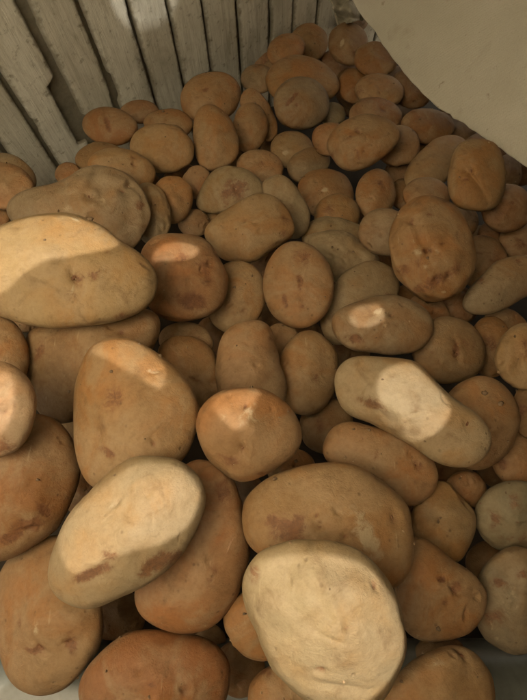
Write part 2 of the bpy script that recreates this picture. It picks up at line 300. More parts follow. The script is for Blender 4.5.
POTATOES = [
 # ---- nearest, bottom of the photo
 ("large sunlit pale potato with wrinkled skin, lying foremost at the bottom centre", 0, 'pale', [(242,578),(249,561),(268,548),(294,540),(320,539),(347,545),(370,561),(393,592),(406,638),(403,658),(390,683),(372,704),(340,712),(305,698),(275,671),(257,632),(244,600)],
  dict(k='front', knob=.35, flats=0, tilt=(-.05,-.02), eyes=[(287,577,.4),(335,620,.4),(318,675,.7)], bruise=[(322,675,5,4,0,.5)], sprouts=[(292,546,2.6),(344,684,2.2),(366,697,2.8),(338,701,3)], dent=[(345,690,30,6,10,.002),(352,630,16,4,70,.001),(335,645,14,3,20,.001)])),
 ("tilted pale oval potato with a torn brown skin patch on its lower right edge", 1, 'pale', [(47,577),(49,563),(59,531),(71,509),(91,486),(120,463),(137,456),(155,457),(178,459),(196,472),(205,490),(200,515),(178,554),(146,584),(114,599),(91,608),(75,606),(59,599),(49,586)],
  dict(k='pale', eyes=[(100,570,.8),(151,489,.6),(167,491,.6)], bruise=[(160,561,18,9,-25,1.0),(145,572,8,6,0,.7),(88,577,22,5,-25,.75),(103,562,10,7,-30,.6)], scuff_sun=[(110,500,40,9,-35,.3)])),
 ("roundish orange potato with a sunlit upper left, at the centre of the heap", 1, 'tan', [(197,423),(203,406),(218,393),(245,388),(271,392),(290,406),(301,429),(298,450),(279,467),(256,478),(237,480),(214,465),(201,444)],
  dict(k='round', eyes=[(240,456,1.1),(274,406,.5)], bruise=[(228,462,13,6,20,.6),(262,472,8,4,-20,.5)], sprouts=[(233,467,1)], scuff_sun=[(240,412,30,20,0,.35)])),  # broad upper pale patch paints sunlight into the skin
 ("big broad oval potato with a pale scraped patch, behind the foremost sunlit one", 2, 'tan', [(243,518),(246,499),(262,481),(280,470),(298,464),(321,461),(344,463),(369,473),(395,491),(409,511),(413,548),(408,566),(396,583),(370,590),(330,585),(290,570),(258,552),(247,540)],
  dict(eyes=[(313,525,.9),(310,512,.5),(340,505,.6),(396,517,1.1)], bruise=[(282,530,19,13,-15,.7),(270,522,10,8,0,.5)], scuff_sun=[(370,535,11,26,-25,.75),(378,552,8,12,-30,.6),(345,508,18,8,20,.3)], sprouts=[(401,531,2),(411,543,2.2)])),
 ("large upright egg shaped potato with a sunlit wedge on its upper right", 2, 'tan', [(71,418),(73,391),(79,368),(86,350),(98,338),(120,335),(141,343),(173,368),(193,397),(196,418),(191,436),(180,456),(150,478),(115,488),(91,484),(80,468),(73,445)],
  dict(k='egg', eyes=[(155,370,.7),(155,446,.7),(95,440,.8)], bruise=[(105,458,13,4,20,.6)], scuff_sun=[(155,370,9,2,10,.7)])),
 ("large wedge shaped pale potato with one deep eye, at the left edge", 1, 'gold', [(157,284),(155,271),(144,256),(121,241),(102,225),(76,215),(45,214),(0,225),(-32,240),(-50,270),(-30,302),(0,315),(23,323),(57,326),(106,322),(140,312),(153,300)],
  dict(k='wedge', tilt=(.0,-.12), eyes=[(89,282,2.3),(109,251,.6),(145,265,.9)], bruise=[(90,282,5,4,0,.8),(105,275,16,6,-15,.4),(120,315,22,5,-12,.3)], sprouts=[(91,283,1.2)], scuff_sun=[(78,296,6,2,-60,.7),(74,219,9,2,30,.6)])),
 ("long knobbly greyish potato with a pink eye, behind the wedge shaped one", 3, 'grey', [(5,208),(14,195),(34,188),(57,183),(75,174),(96,167),(119,170),(135,179),(145,193),(148,215),(142,240),(125,250),(90,245),(50,235),(15,225)],
  dict(knob=.95, eyes=[(91,191,1.4),(133,184,1.2),(126,190,.8),(36,197,.7)], sprouts=[(134,185,1.6)], scuff_sun=[(105,195,12,10,0,.4),(60,208,8,5,0,.4)], dent=[(96,170,4,9,0,.002)])),
 ("small knobbly lump shaped potato tucked against the long knobbly one", 4, 'grey', (150,214,20,31,-8), dict(knob=.7, eyes=[(157,202,.8),(148,222,.7)])),
 ("rounded potato with reddish brown bruises and a sunlit streak across its top", 2, 'orange', [(140,258),(154,239),(172,233),(193,233),(210,239),(219,252),(229,270),(229,284),(222,305),(203,318),(182,321),(164,318),(150,306),(142,285)],
  dict(k='bruised', eyes=[(212,262,.7),(205,268,.6)], bruise=[(194,304,14,8,20,.95),(206,266,9,11,0,.55),(212,283,8,9,0,.4),(178,300,8,6,0,.4)], sprouts=[(213,263,.9),(199,311,.9)])),
 ("plain tan potato half hidden below the bruised potato", 3, 'tan', (236,297,30,37,10), dict(eyes=[(246,313,.5)], bruise=[(246,312,4,4,0,.4)])),
 ("round tan potato with a dark central eye mark, above the middle of the heap", 2, 'tan', (297.5,283.5,35.5,43.5,-5),
  dict(eyes=[(303,276,1.1)], bruise=[(302,278,5,4,40,.7),(301,287,3,8,0,.4),(283,304,3,7,-10,.6),(303,310,5,3,0,.35)])),
 ("broad oval greyish tan potato with a few dark specks, upper middle of the heap", 4, 'tan', [(204,234),(210,222),(226,209),(249,196),(262,193),(278,197),(291,214),(294,232),(281,244),(255,261),(239,262),(223,259),(211,246)],
  dict(thick=.95, eyes=[(243,219,.6),(264,232,.6),(287,217,.7)], bruise=[(287,218,5,7,20,.5)])),
 ("smooth upright greyish egg shaped potato behind the central round one", 2, 'tan', [(217,358),(225,334),(238,324),(257,320),(270,325),(277,340),(283,367),(287,393),(278,412),(250,420),(226,408),(218,385)],
  dict(eyes=[(258,364,.5),(249,342,.5)], bruise=[(272,338,4,7,-10,.4)])),
 ("smooth round potato wedged right of the upright egg shaped one", 3, 'tan', (308,372,31,43,8), dict(bruise=[(318,380,5,5,0,.4),(325,348,5,10,0,.25)])),
 ("reddish freckled potato between the big egg shaped and the central ones", 4, 'orange', [(158,352),(166,341),(182,336),(200,339),(214,352),(222,375),(222,395),(210,420),(190,425),(170,410),(160,380)],
  dict(knob=.3, eyes=[(178,347,.6),(198,380,.7)], bruise=[(198,380,9,2,25,.5),(193,352,6,5,0,.3)])),
 ("small shaded potato under the bruised potato, its top arched over a freckled one", 5, 'tan', (186,342,28,20,10), {}),
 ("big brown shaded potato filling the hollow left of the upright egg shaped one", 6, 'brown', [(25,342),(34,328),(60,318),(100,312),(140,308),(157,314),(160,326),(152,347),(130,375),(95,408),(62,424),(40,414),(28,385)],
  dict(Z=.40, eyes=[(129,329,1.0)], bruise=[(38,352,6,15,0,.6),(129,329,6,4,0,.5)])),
 ("blunt potato at the left edge with a bright square sun patch", 2, 'pale', (-9,408,44,50,0), dict(k='left', eyes=[(10,413,.6),(34,413,.5)])),
 ("plain potato at the left edge, above the one with the square sun patch", 3, 'tan', (-5,357,34,41,0), {}),
 ("large brown potato with dark red bruises at the lower left edge", 3, 'brown', [(37,413),(58,419),(74,437),(84,465),(80,490),(62,522),(43,538),(20,552),(-5,561),(-35,550),(-50,515),(-40,465),(-10,430),(15,417)],
  dict(bruise=[(28,527,16,8,-15,.95),(8,540,12,6,-10,.7),(47,513,4,11,-20,.9)], eyes=[(30,530,.8)])),
 ("potato with two rusty eye marks in the bottom left corner above the tray", 4, 'tan', [(100,610),(98,640),(87,663),(68,682),(50,690),(34,692),(14,682),(3,662),(-8,625),(-8,585),(8,555),(35,538),(65,535),(90,560)],
  dict(eyes=[(40,656,1.3),(71,645,1.0)], bruise=[(31,656,10,2.5,0,.9),(40,656,5,4,0,.9),(72,645,5,10,-10,.8),(15,622,4,7,0,.4)], sprouts=[(71,645,1.5),(78,678,2.4)], scuff_sun=[(33,634,4,9,10,.5)])),
 ("large orange brown potato under the tilted pale oval one", 4, 'orange', [(188,460),(203,458),(225,469),(239,492),(246,520),(250,550),(241,582),(226,608),(205,625),(175,630),(147,620),(134,602),(140,560),(155,500)],
  dict(bruise=[(224,492,10,14,0,.55),(214,580,7,14,20,.3)], eyes=[(213,565,.5)])),
 ("wide brown potato at the bottom edge, left of the foremost sunlit one", 5, 'brown', [(143,629),(175,630),(200,635),(218,645),(229,663),(228,690),(215,720),(180,735),(130,735),(95,722),(81,700),(81,682),(91,663),(118,637)],
  dict(eyes=[(190,693,.9)], bruise=[(190,693,3,7,10,.6),(150,685,7,4,0,.3)], tilt=(0,-.25))),
 ("potato tip with a pale sprout peeping out left of the foremost sunlit one", 5, 'orange', (264,622,40,38,0), dict(sprouts=[(228,641,2.8)])),
 ("shaded potato at the bottom edge just left under the foremost sunlit one", 4, 'tan', (285,702,38,40,0), dict(Z=.33)),
 ("large orange tan potato with red pits at its right end", 3, 'orange', [(405,537),(430,541),(453,559),(476,577),(486,592),(486,607),(480,620),(468,633),(446,641),(420,640),(402,625),(394,590),(395,555)],
  dict(eyes=[(442,576,.8),(460,588,1.0),(477,598,.7),(468,615,.9)], bruise=[(441,576,6,3,10,.9),(460,587,5,6,30,.95),(464,579,6,3,0,.5),(448,606,4,5,0,.3)], sprouts=[(439,551,1)])),
 ("tan potato with a small brow bump at the bottom edge on the right", 4, 'tan', [(453,643),(430,651),(407,665),(388,690),(385,715),(410,735),(450,740),(485,725),(496,700),(494,677),(482,658),(470,648)],
  dict(eyes=[(463,652,1.2)], sprouts=[(424,654,2.2)], scuff_sun=[(440,662,25,2.5,-12,.4)])),
 ("grey mottled potato at the lower right edge, above the grey corner", 4, 'green', (516,602,44,53,0), dict(knob=.2, bruise=[(497,580,8,5,-20,.5),(524,572,6,6,0,.6),(490,620,14,12,0,.35)], scuff_sun=[(512,590,14,8,0,.4)])),
 ("greenish grey potato at the right edge, stacked on the grey mottled one", 5, 'green', (517,517,43,36,0), dict(bruise=[(490,520,6,10,0,.45),(505,540,10,4,0,.4),(512,502,6,5,0,.3)])),
 ("tan potato with a split in its top right, beside the greenish grey one", 4, 'tan', [(441,479),(455,482),(467,498),(477,515),(476,533),(468,550),(458,562),(440,560),(420,545),(411,523),(415,500),(427,484)],
  dict(dent=[(464,494,2.5,12,-30,.004)], bruise=[(464,496,3,9,-30,.8),(429,533,4,5,0,.4)])),
 ("small dark potato end showing between the split potato and the kidney shaped one", 6, 'brown', (466,490,21,20,0), {}),
 ("bean shaped tan potato lying under the kidney shaped sunlit one", 3, 'tan', [(323,447),(331,429),(349,421),(365,425),(390,430),(413,441),(429,455),(438,470),(437,485),(428,499),(413,508),(395,500),(370,482),(345,470),(328,462)],
  dict(k='bean', eyes=[(358,436,.7),(423,467,1.0)], bruise=[(375,452,3,10,15,.35),(424,468,6,6,0,.45)], sprouts=[(342,457,1.8),(348,461,1.4)])),
 ("long kidney shaped potato with a big bright sun patch, right of centre", 1, 'pale', [(332,378),(337,365),(351,355),(375,355),(401,358),(417,362),(430,376),(453,399),(471,411),(485,427),(487,442),(479,457),(462,465),(438,462),(412,447),(385,432),(362,421),(345,415),(334,398)],
  dict(k='kidney', eyes=[(342,389,.8),(355,388,.9),(472,426,1.5),(446,399,.9)], bruise=[(362,402,16,7,15,.5),(372,408,8,5,30,.4)], dent=[(366,414,20,9,32,.0042)], scuff_sun=[(440,420,18,10,40,.3)])),
 ("round orange tan potato behind the lower end of the kidney shaped one", 3, 'orange', (478,422,41,47,15), dict(bruise=[(493,450,6,4,0,.4)], eyes=[(494,431,.5)])),
 ("oval potato with a small bright sun patch, above the kidney shaped one", 2, 'grey', [(333,323),(337,312),(356,302),(379,295),(399,295),(420,305),(431,319),(431,338),(417,351),(397,355),(374,353),(351,349),(337,337)],
  dict(k='patch', eyes=[(347,340,.8),(356,339,.8),(395,311,.7)], bruise=[(354,340,9,4,10,.85),(395,311,4,4,0,.4)], sprouts=[(413,321,1.3),(366,347,1.2)], scuff_sun=[(378,310,8,4,-20,.6)])),
 ("smooth greyish potato partly hidden above the small sun patch oval", 4, 'grey', [(368,261),(384,263),(396,272),(399,288),(392,310),(370,332),(340,345),(325,335),(320,315),(328,294),(343,272)], dict(bruise=[(390,293,5,3,0,.35)])),
 ("lumpy grey potato with bumps, right of the round one with the eye mark", 5, 'grey', [(302,239),(315,233),(335,230),(352,233),(366,246),(380,259),(372,272),(350,285),(335,282),(325,262),(310,248)], dict(knob=.9, sprouts=[(347,253,1.4)])),
 ("lumpy grey potato resting behind the bumpy grey one", 6, 'grey', (337,240,35,23,12), dict(knob=.7)),
 ("large scabby round potato with reddish pits, right of the upper middle", 2, 'orange', (432,248,42,54,-10),
  dict(knob=.7, flats=0, eyes=[(426,252,1.2),(441,254,.6),(409,221,.7),(437,284,1.1),(450,280,1.0)], bruise=[(425,252,5,3,0,.7),(436,285,13,6,-15,.75),(450,279,6,5,-30,.6),(415,266,6,6,0,.35),(447,242,6,2,-10,.5),(410,220,3,6,15,.4),(403,270,8,5,30,.55),(458,268,6,8,0,.5),(418,290,8,4,20,.5),(430,212,7,3,0,.3),(460,236,4,6,0,.35)], scuff_sun=[(414,253,6,4,0,.5),(441,254,6,4,0,.5),(424,272,5,3,0,.5),(449,262,5,3,30,.45),(410,240,4,5,0,.35),(436,268,4,2,-30,.5),(444,292,4,2,0,.4)], dent=[(426,246,18,16,0,.002)])),
 ("grey potato with a small nub, left behind the scabby round one", 4, 'grey', (385,232,27,24,0), dict(eyes=[(380,236,.8)])),
 ("tan potato with a dark mark at its top, left above the scabby round one", 8, 'tan', (376,193,20,25,12), dict(bruise=[(381,180,5,4,20,.6)])),
 ("dark potato sliver in the gap above the scabby round one", 9, 'brown', (403,194,14,16,0), {}),
 ("potato top showing just above the scabby round one", 5, 'tan', (427,195,24,18,0), {}),
 ("slanting tan potato whose end tucks behind the creased oval one", 7, 'tan', [(404,180),(410,162),(421,150),(437,138),(455,135),(468,142),(464,158),(450,177),(430,190),(412,192)], {}),
 ("upright oval potato with a long diagonal crease, near the cream flap", 3, 'tan', [(447,180),(450,159),(462,143),(480,139),(496,143),(504,159),(506,183),(498,205),(482,212),(460,207),(450,196)],
  dict(eyes=[(468,168,1.2),(461,181,.9)], dent=[(475,185,3,20,-38,.003)], bruise=[(461,180,5,2,15,.6),(468,167,2,5,10,.5)])),
 ("small potato at the right edge, right behind the creased oval one", 6, 'brown', (509,172,13,18,0), {}),
 ("shaded potato with a reddish spot at the right edge under the creased one", 5, 'brown', (507,208,27,24,-20), dict(bruise=[(515,201,2,2,0,.6),(497,218,5,6,0,.35)])),
 ("small potato end peeking out under the creased oval one", 6, 'tan', (461,221,18,17,0), {}),
 ("potato peeking out right of the scabby round one, above the smooth long one", 5, 'tan', (482,262,26,27,0), dict(bruise=[(476,250,7,2,15,.4)])),
 ("smooth long greyish potato at the right edge, right of the scabby round one", 4, 'grey', [(463,303),(470,288),(482,275),(498,261),(520,255),(540,258),(548,272),(538,288),(520,300),(500,311),(480,315),(467,312)], {}),
 ("dark potato at the right edge, above the smooth long greyish one", 7, 'brown', (521,240,22,20,0), {}),
 ("round potato with a rusty vertical streak of eyes, right of the small sun patch oval", 4, 'tan', (449,350,38,34,10), dict(eyes=[(460,340,.8),(460,357,1.2),(437,364,.5)], bruise=[(460,348,4,9,5,.7),(460,357,5,4,0,.7)])),
 ("shaded tan potato squeezed right of the rusty streaked one", 6, 'tan', (490,346,22,31,0), {}),
 ("blunt potato at the right edge with a pale bump on its lower left", 4, 'tan', (525,356,29,33,0), dict(sprouts=[(500,371,2.4)], knob=.3)),
 ("dark reddish potato under the smooth long greyish one at the right", 7, 'brown', (507,326,25,17,30), {}),
 ("shaded potato in the gap under the scabby round one", 6, 'brown', (426,316,23,24,0), {}),
 ("dark potato at the right edge under the blunt one with the pale bump", 6, 'brown', (530,410,18,28,0), {}),
 ("shaded orange brown potato at the right edge, below the round orange tan one", 7, 'orange', (520,457,28,32,0), {}),
 ("dark brown potato in the hollow between the round centre one and the bean shaped one", 5, 'brown', (326,425,27,29,0), dict(bruise=[(315,425,5,8,0,.5)])),
 ("small tan potato end under the central round one, behind the big broad oval", 5, 'tan', (291,469,25,21,0), {}),
 ("tiny shaded potato in the gap under the round one with the eye mark", 6, 'tan', (281,340,18,17,0), {}),
 # ---- the middle and far part of the heap
 ("upright greyish potato behind the speckled broad oval one", 5, 'grey', [(262,186),(270,177),(281,174),(292,182),(303,197),(310,212),(307,228),(298,238),(285,235),(272,215)], dict(sprouts=[(280,175,1.0)])),
 ("orange potato with a pale dot, behind the upright greyish one", 8, 'orange', (326,193,29,25,15), dict(scuff_sun=[(324,189,4,3,-20,.9)])),
 ("orange tan potato in front of the one with a pale dot", 7, 'orange', (337,215,23,22,0), dict(bruise=[(333,209,3,3,0,.3)])),
 ("small grey oval potato left below the smooth broad one near the far end", 9, 'grey', (309,165,22,17,-25), {}),
 ("tan potato with a pale nick, left of the small grey oval one", 10, 'tan', (292,150,22,19,10), dict(scuff_sun=[(284,153,4,3,20,.8)])),
 ("large smooth egg shaped potato with a small scar, upper right of the heap", 5, 'tan', [(327,148),(331,133),(341,121),(364,114),(385,118),(398,129),(397,143),(376,162),(353,171),(338,167)],
  dict(eyes=[(357,129,.9),(367,136,.5)], bruise=[(357,128,4,4,30,.55),(356,156,2,7,-25,.5)])),
 ("small blunt potato tucked right behind the egg shaped one with the scar", 6, 'tan', (398,146,22,21,-30), dict(bruise=[(392,147,4,9,40,.3)])),
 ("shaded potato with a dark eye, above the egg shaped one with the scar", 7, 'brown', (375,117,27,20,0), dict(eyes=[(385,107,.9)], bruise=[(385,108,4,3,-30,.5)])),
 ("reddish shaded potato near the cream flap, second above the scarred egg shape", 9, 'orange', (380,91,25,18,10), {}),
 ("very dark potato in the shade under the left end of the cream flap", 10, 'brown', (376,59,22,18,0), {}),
 ("dark potato with a pale scrape in the far corner by the cream flap", 10, 'brown', (348,44,20,22,0), dict(scuff_sun=[(340,42,2,5,15,.9)])),
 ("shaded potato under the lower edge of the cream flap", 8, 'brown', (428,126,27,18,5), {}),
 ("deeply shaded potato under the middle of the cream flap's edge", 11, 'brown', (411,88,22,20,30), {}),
 ("long orange tan potato lying across behind the round grey one", 9, 'orange', [(265,80),(272,66),(284,57),(298,54),(318,60),(333,71),(340,85),(334,96),(318,104),(290,104),(272,96)], dict(bruise=[(288,81,4,2,-35,.5)])),
 ("round grey potato with a dark slash, at the far end of the heap", 7, 'grey', (302,104,28,27,0), dict(bruise=[(290,97,8,2.2,-48,.9),(295,106,2,2,0,.5)], scuff_sun=[(315,90,5,4,0,.3)])),
 ("reddish potato against the far end of the slatted wall", 12, 'orange', (309,43,19,20,0), {}),
 ("reddish potato leaning left of the one at the wall's far end", 11, 'orange', (286,50,20,16,-35), {}),
 ("small dark grey potato right under the round grey slashed one", 9, 'green', (332,114,14,12,0), dict(sprouts=[(330,120,.8)])),
 ("small orange potato below the round grey slashed one", 8, 'orange', (330,139,19,17,0), {}),
 ("upright orange potato with a folded end, right of the tall one at the wall", 9, 'orange', (250,128,18,25,5), dict(dent=[(249,146,8,2,0,.002)])),
 ("dull orange potato close behind the upright one with a folded end", 10, 'orange', [(240,102),(248,88),(258,91),(268,103),(277,121),(276,136),(265,141),(250,130)], {}),
 ("dusty tan potato against the slats, left of the long orange tan one", 12, 'grey', (258,79,17,15,0), {}),
 ("bright orange round potato against the middle of the slatted wall", 9, 'orange', (211,97,31,25,-20), dict(bruise=[(203,88,6,3,-20,.4)])),
 ("tall narrow upright tan potato in front of the bright orange one", 7, 'tan', [(194,127),(198,110),(208,103),(221,108),(232,121),(238,138),(238,156),(226,167),(210,171),(200,164),(195,147)], {}),
 ("rounded greyish potato near the wall, left of the tall narrow one", 6, 'tan', (163,148,33,25,8), {}),
 ("potato top showing against the slats, behind the rounded greyish one", 9, 'brown', (168,124,25,16,0), {}),
 ("brown potato with a curved dark crease against the slatted wall at the left", 8, 'brown', (110,126,28,19,8), dict(bruise=[(106,122,3,9,-20,.8)], dent=[(106,122,2,9,-20,.002)])),
 ("long tan potato with two spots, left of the rounded greyish one", 6, 'tan', (122,170,35,21,12), dict(eyes=[(135,156,.8),(137,163,.8)], bruise=[(136,157,4,2,20,.5),(136,164,4,2,20,.5)])),
 ("brown potato behind the long two spotted one near the slats", 7, 'brown', (102,160,27,18,0), {}),
 ("tiny potato tip between the slats and the long knobbly one", 9, 'brown', (68,174,13,12,0), {}),
 ("rounded potato at the left edge against the slats", 5, 'orange', (3,186,31,24,10), {}),
 ("potato rim showing behind the rounded one at the left edge by the slats", 8, 'grey', (6,176,32,22,15), {}),
 ("small potato bit at the left edge between the wedge shaped and rounded ones", 6, 'brown', (0,214,12,13,0), {}),
 ("small round orange potato right of the knobbly ones", 5, 'orange', (172,199,21,24,0), dict(bruise=[(185,200,4,5,0,.3)])),
 ("small dark potato below the tall narrow upright one", 8, 'brown', (197,182,15,17,0), {}),
 ("grey potato with a wet reddish bruise, right of the small round orange one", 6, 'grey', [(196,200),(203,185),(212,172),(226,166),(244,169),(258,178),(266,192),(255,205),(235,212),(212,213),(199,209)],
  dict(bruise=[(237,190,13,10,-20,.8)], sprouts=[(240,188,1.1)], eyes=[(240,189,1)])),
 ("tan potato with a darker scab, right above the wet bruised one", 8, 'tan', (260,167,24,17,10), dict(bruise=[(260,162,4,4,0,.5)])),
 ("small brown potato left of the speckled broad oval one", 6, 'brown', (194,223,16,14,0), {}),
 ("small tan potato top between the wet bruised and the speckled broad oval ones", 7, 'tan', (218,217,18,13,0), {}),
 # ---- buried potatoes that only show as dim patches in the gaps
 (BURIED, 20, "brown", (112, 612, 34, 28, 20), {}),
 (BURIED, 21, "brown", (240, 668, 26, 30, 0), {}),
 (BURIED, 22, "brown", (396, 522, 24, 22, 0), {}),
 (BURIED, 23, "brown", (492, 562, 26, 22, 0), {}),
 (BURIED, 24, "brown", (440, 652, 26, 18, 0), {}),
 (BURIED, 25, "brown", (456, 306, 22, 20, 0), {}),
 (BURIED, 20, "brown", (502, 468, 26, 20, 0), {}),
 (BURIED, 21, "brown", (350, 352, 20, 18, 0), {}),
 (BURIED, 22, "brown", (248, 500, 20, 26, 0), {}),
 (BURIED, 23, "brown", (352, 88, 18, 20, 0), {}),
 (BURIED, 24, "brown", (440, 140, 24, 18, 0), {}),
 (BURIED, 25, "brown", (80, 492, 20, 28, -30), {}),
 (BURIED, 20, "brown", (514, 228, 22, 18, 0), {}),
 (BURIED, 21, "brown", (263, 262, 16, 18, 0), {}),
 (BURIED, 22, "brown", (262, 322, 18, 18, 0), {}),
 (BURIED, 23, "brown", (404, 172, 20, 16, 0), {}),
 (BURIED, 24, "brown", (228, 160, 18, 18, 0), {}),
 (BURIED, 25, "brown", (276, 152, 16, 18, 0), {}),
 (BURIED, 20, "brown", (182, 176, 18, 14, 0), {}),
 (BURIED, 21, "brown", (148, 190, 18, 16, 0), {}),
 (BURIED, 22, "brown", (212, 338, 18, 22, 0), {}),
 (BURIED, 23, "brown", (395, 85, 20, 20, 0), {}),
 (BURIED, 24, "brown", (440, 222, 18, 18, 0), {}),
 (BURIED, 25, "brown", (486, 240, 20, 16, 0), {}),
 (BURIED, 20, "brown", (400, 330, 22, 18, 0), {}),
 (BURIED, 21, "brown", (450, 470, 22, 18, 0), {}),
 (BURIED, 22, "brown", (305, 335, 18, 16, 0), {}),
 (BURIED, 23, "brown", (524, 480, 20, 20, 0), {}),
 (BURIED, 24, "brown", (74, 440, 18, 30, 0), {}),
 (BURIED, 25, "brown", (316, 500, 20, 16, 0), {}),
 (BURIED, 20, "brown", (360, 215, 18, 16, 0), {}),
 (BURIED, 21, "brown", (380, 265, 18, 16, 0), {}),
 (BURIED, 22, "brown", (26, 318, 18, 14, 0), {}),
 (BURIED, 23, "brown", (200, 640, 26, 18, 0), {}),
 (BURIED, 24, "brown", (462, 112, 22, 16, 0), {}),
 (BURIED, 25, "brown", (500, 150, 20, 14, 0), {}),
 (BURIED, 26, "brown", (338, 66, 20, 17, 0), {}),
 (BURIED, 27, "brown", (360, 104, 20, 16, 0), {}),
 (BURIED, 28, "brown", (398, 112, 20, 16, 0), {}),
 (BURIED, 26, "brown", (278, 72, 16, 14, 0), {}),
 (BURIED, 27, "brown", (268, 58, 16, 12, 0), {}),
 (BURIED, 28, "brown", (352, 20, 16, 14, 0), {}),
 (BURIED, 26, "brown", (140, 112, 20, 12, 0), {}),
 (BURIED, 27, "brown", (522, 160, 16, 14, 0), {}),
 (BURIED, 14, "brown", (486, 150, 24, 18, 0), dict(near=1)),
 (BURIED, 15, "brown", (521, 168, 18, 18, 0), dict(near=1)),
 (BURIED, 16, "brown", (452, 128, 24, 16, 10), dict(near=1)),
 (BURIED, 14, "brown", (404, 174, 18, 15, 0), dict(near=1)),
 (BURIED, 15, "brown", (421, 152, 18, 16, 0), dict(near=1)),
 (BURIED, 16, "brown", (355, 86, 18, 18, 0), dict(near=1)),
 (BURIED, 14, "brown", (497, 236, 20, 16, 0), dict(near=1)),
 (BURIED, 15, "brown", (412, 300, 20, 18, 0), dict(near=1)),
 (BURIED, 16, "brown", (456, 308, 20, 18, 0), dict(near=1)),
]
# ------------------------------------------------------------------ potato shapes
def ell(cx, cy, a, b, ang=0):
    t = np.linspace(0, 2 * math.pi, 24, endpoint=False); A = math.radians(ang)
    x, y = a * np.cos(t), b * np.sin(t)
    return [(cx + x[i] * math.cos(A) - y[i] * math.sin(A), cy + x[i] * math.sin(A) + y[i] * math.cos(A)) for i in range(24)]

NPHI = 360
class Shape:
    def __init__(s, label, order, col, shape, opt):
        s.label, s.order, s.col, s.opt = label, order, col, opt
        P = np.array(ell(*shape) if not isinstance(shape, list) else shape, float)
        # area centroid and second moments
        x, y = P[:, 0], P[:, 1]; x1, y1 = np.roll(x, -1), np.roll(y, -1); cr = x * y1 - x1 * y
        A = cr.sum() / 2; cx = ((x + x1) * cr).sum() / (6 * A); cy = ((y + y1) * cr).sum() / (6 * A)
        s.cx, s.cy = cx, cy; s.area = abs(A)
        th = np.linspace(-math.pi, math.pi, NPHI, endpoint=False)
        d = P - (cx, cy); ph = np.arctan2(d[:, 1], d[:, 0]); r = np.hypot(d[:, 0], d[:, 1])
        o = np.argsort(ph); ph, r = ph[o], r[o]
        # resample the closed outline smoothly (Catmull-Rom on the points, then polar)
        Q = P[o]; n = len(Q); pts = []
        for i in range(n):
            p0, p1, p2, p3 = Q[i - 1], Q[i], Q[(i + 1) % n], Q[(i + 2) % n]
            for t in np.linspace(0, 1, 12, endpoint=False):
                pts.append(.5 * ((2 * p1) + (-p0 + p2) * t + (2 * p0 - 5 * p1 + 4 * p2 - p3) * t * t + (-p0 + 3 * p1 - 3 * p2 + p3) * t ** 3))
        pts = np.array(pts) - (cx, cy); pa = np.arctan2(pts[:, 1], pts[:, 0]); pr = np.hypot(pts[:, 0], pts[:, 1])
        o = np.argsort(pa); pa, pr = pa[o], pr[o]
        R = np.interp(th, np.concatenate([pa - 2 * math.pi, pa, pa + 2 * math.pi]), np.tile(pr, 3))
        ker = np.exp(-(np.arange(-12, 13) / 7.0) ** 2); ker /= ker.sum()
        R = np.convolve(np.concatenate([R[-12:], R, R[:12]]), ker, 'valid')
        s.R = R
        bx, by = R * np.cos(th), R * np.sin(th)
        wgt = R ** 4
        sxx = (wgt * np.cos(th) ** 2).sum() / (R ** 2).sum() / 4; syy = (wgt * np.sin(th) ** 2).sum() / (R ** 2).sum() / 4
        sxy = (wgt * np.cos(th) * np.sin(th)).sum() / (R ** 2).sum() / 4
        M = np.array([[sxx, sxy], [sxy, syy]]) * 2; ev = np.linalg.eigvalsh(M)
        s.minor = math.sqrt(max(ev[0] * 2, 1)); s.major = math.sqrt(ev[1] * 2)
        Mi = np.linalg.inv(M * 2)
        u = np.stack([np.cos(th), np.sin(th)])
        s.E = 1 / np.sqrt((u * (Mi @ u)).sum(0))
        s.R = s.R * GROW; s.E = s.E * GROW
        s.c = s.minor * opt.get('thick', 1.0)
        rnd = random.Random(hash_label(label) + int(cx * 7 + cy * 13)); s.rnd = rnd
        s.tilt = opt.get('tilt', (rnd.uniform(-.22, .22), rnd.uniform(-.18, .18) - .16))
        s.Z0 = opt.get('Z', 1 / (1.28 - .0006 * cx + .0037 * cy)); s.Z = s.Z0
    def rho(s, px, py):
        dx, dy = px - s.cx, py - s.cy
        f = (np.arctan2(dy, dx) + math.pi) / (2 * math.pi) * NPHI
        R = np.interp(f % NPHI, np.arange(NPHI + 1), np.append(s.R, s.R[0]))
        return np.hypot(dx, dy) / R
    def front(s, px, py, Z=None, sign=-1):
        Z = Z or s.Z; q = np.clip(s.rho(px, py), 0, 1)
        return Z + Z / FPX * (s.tilt[0] * (px - s.cx) + s.tilt[1] * (py - s.cy) + sign * s.c * np.sqrt(1 - q * q))
    def dir_at(s, px, py):
        q = min(float(s.rho(px, py)), .995); a = math.atan2(py - s.cy, px - s.cx)
        return np.array([math.cos(a) * q, math.sin(a) * q, math.sqrt(1 - q * q)])

def hash_label(t):
    h = 7
    for ch in t: h = (h * 131 + ord(ch)) % 1000003
    return h

shapes = [Shape(*row) for row in POTATOES]
by_key = {s.opt['k']: s for s in shapes if 'k' in s.opt}

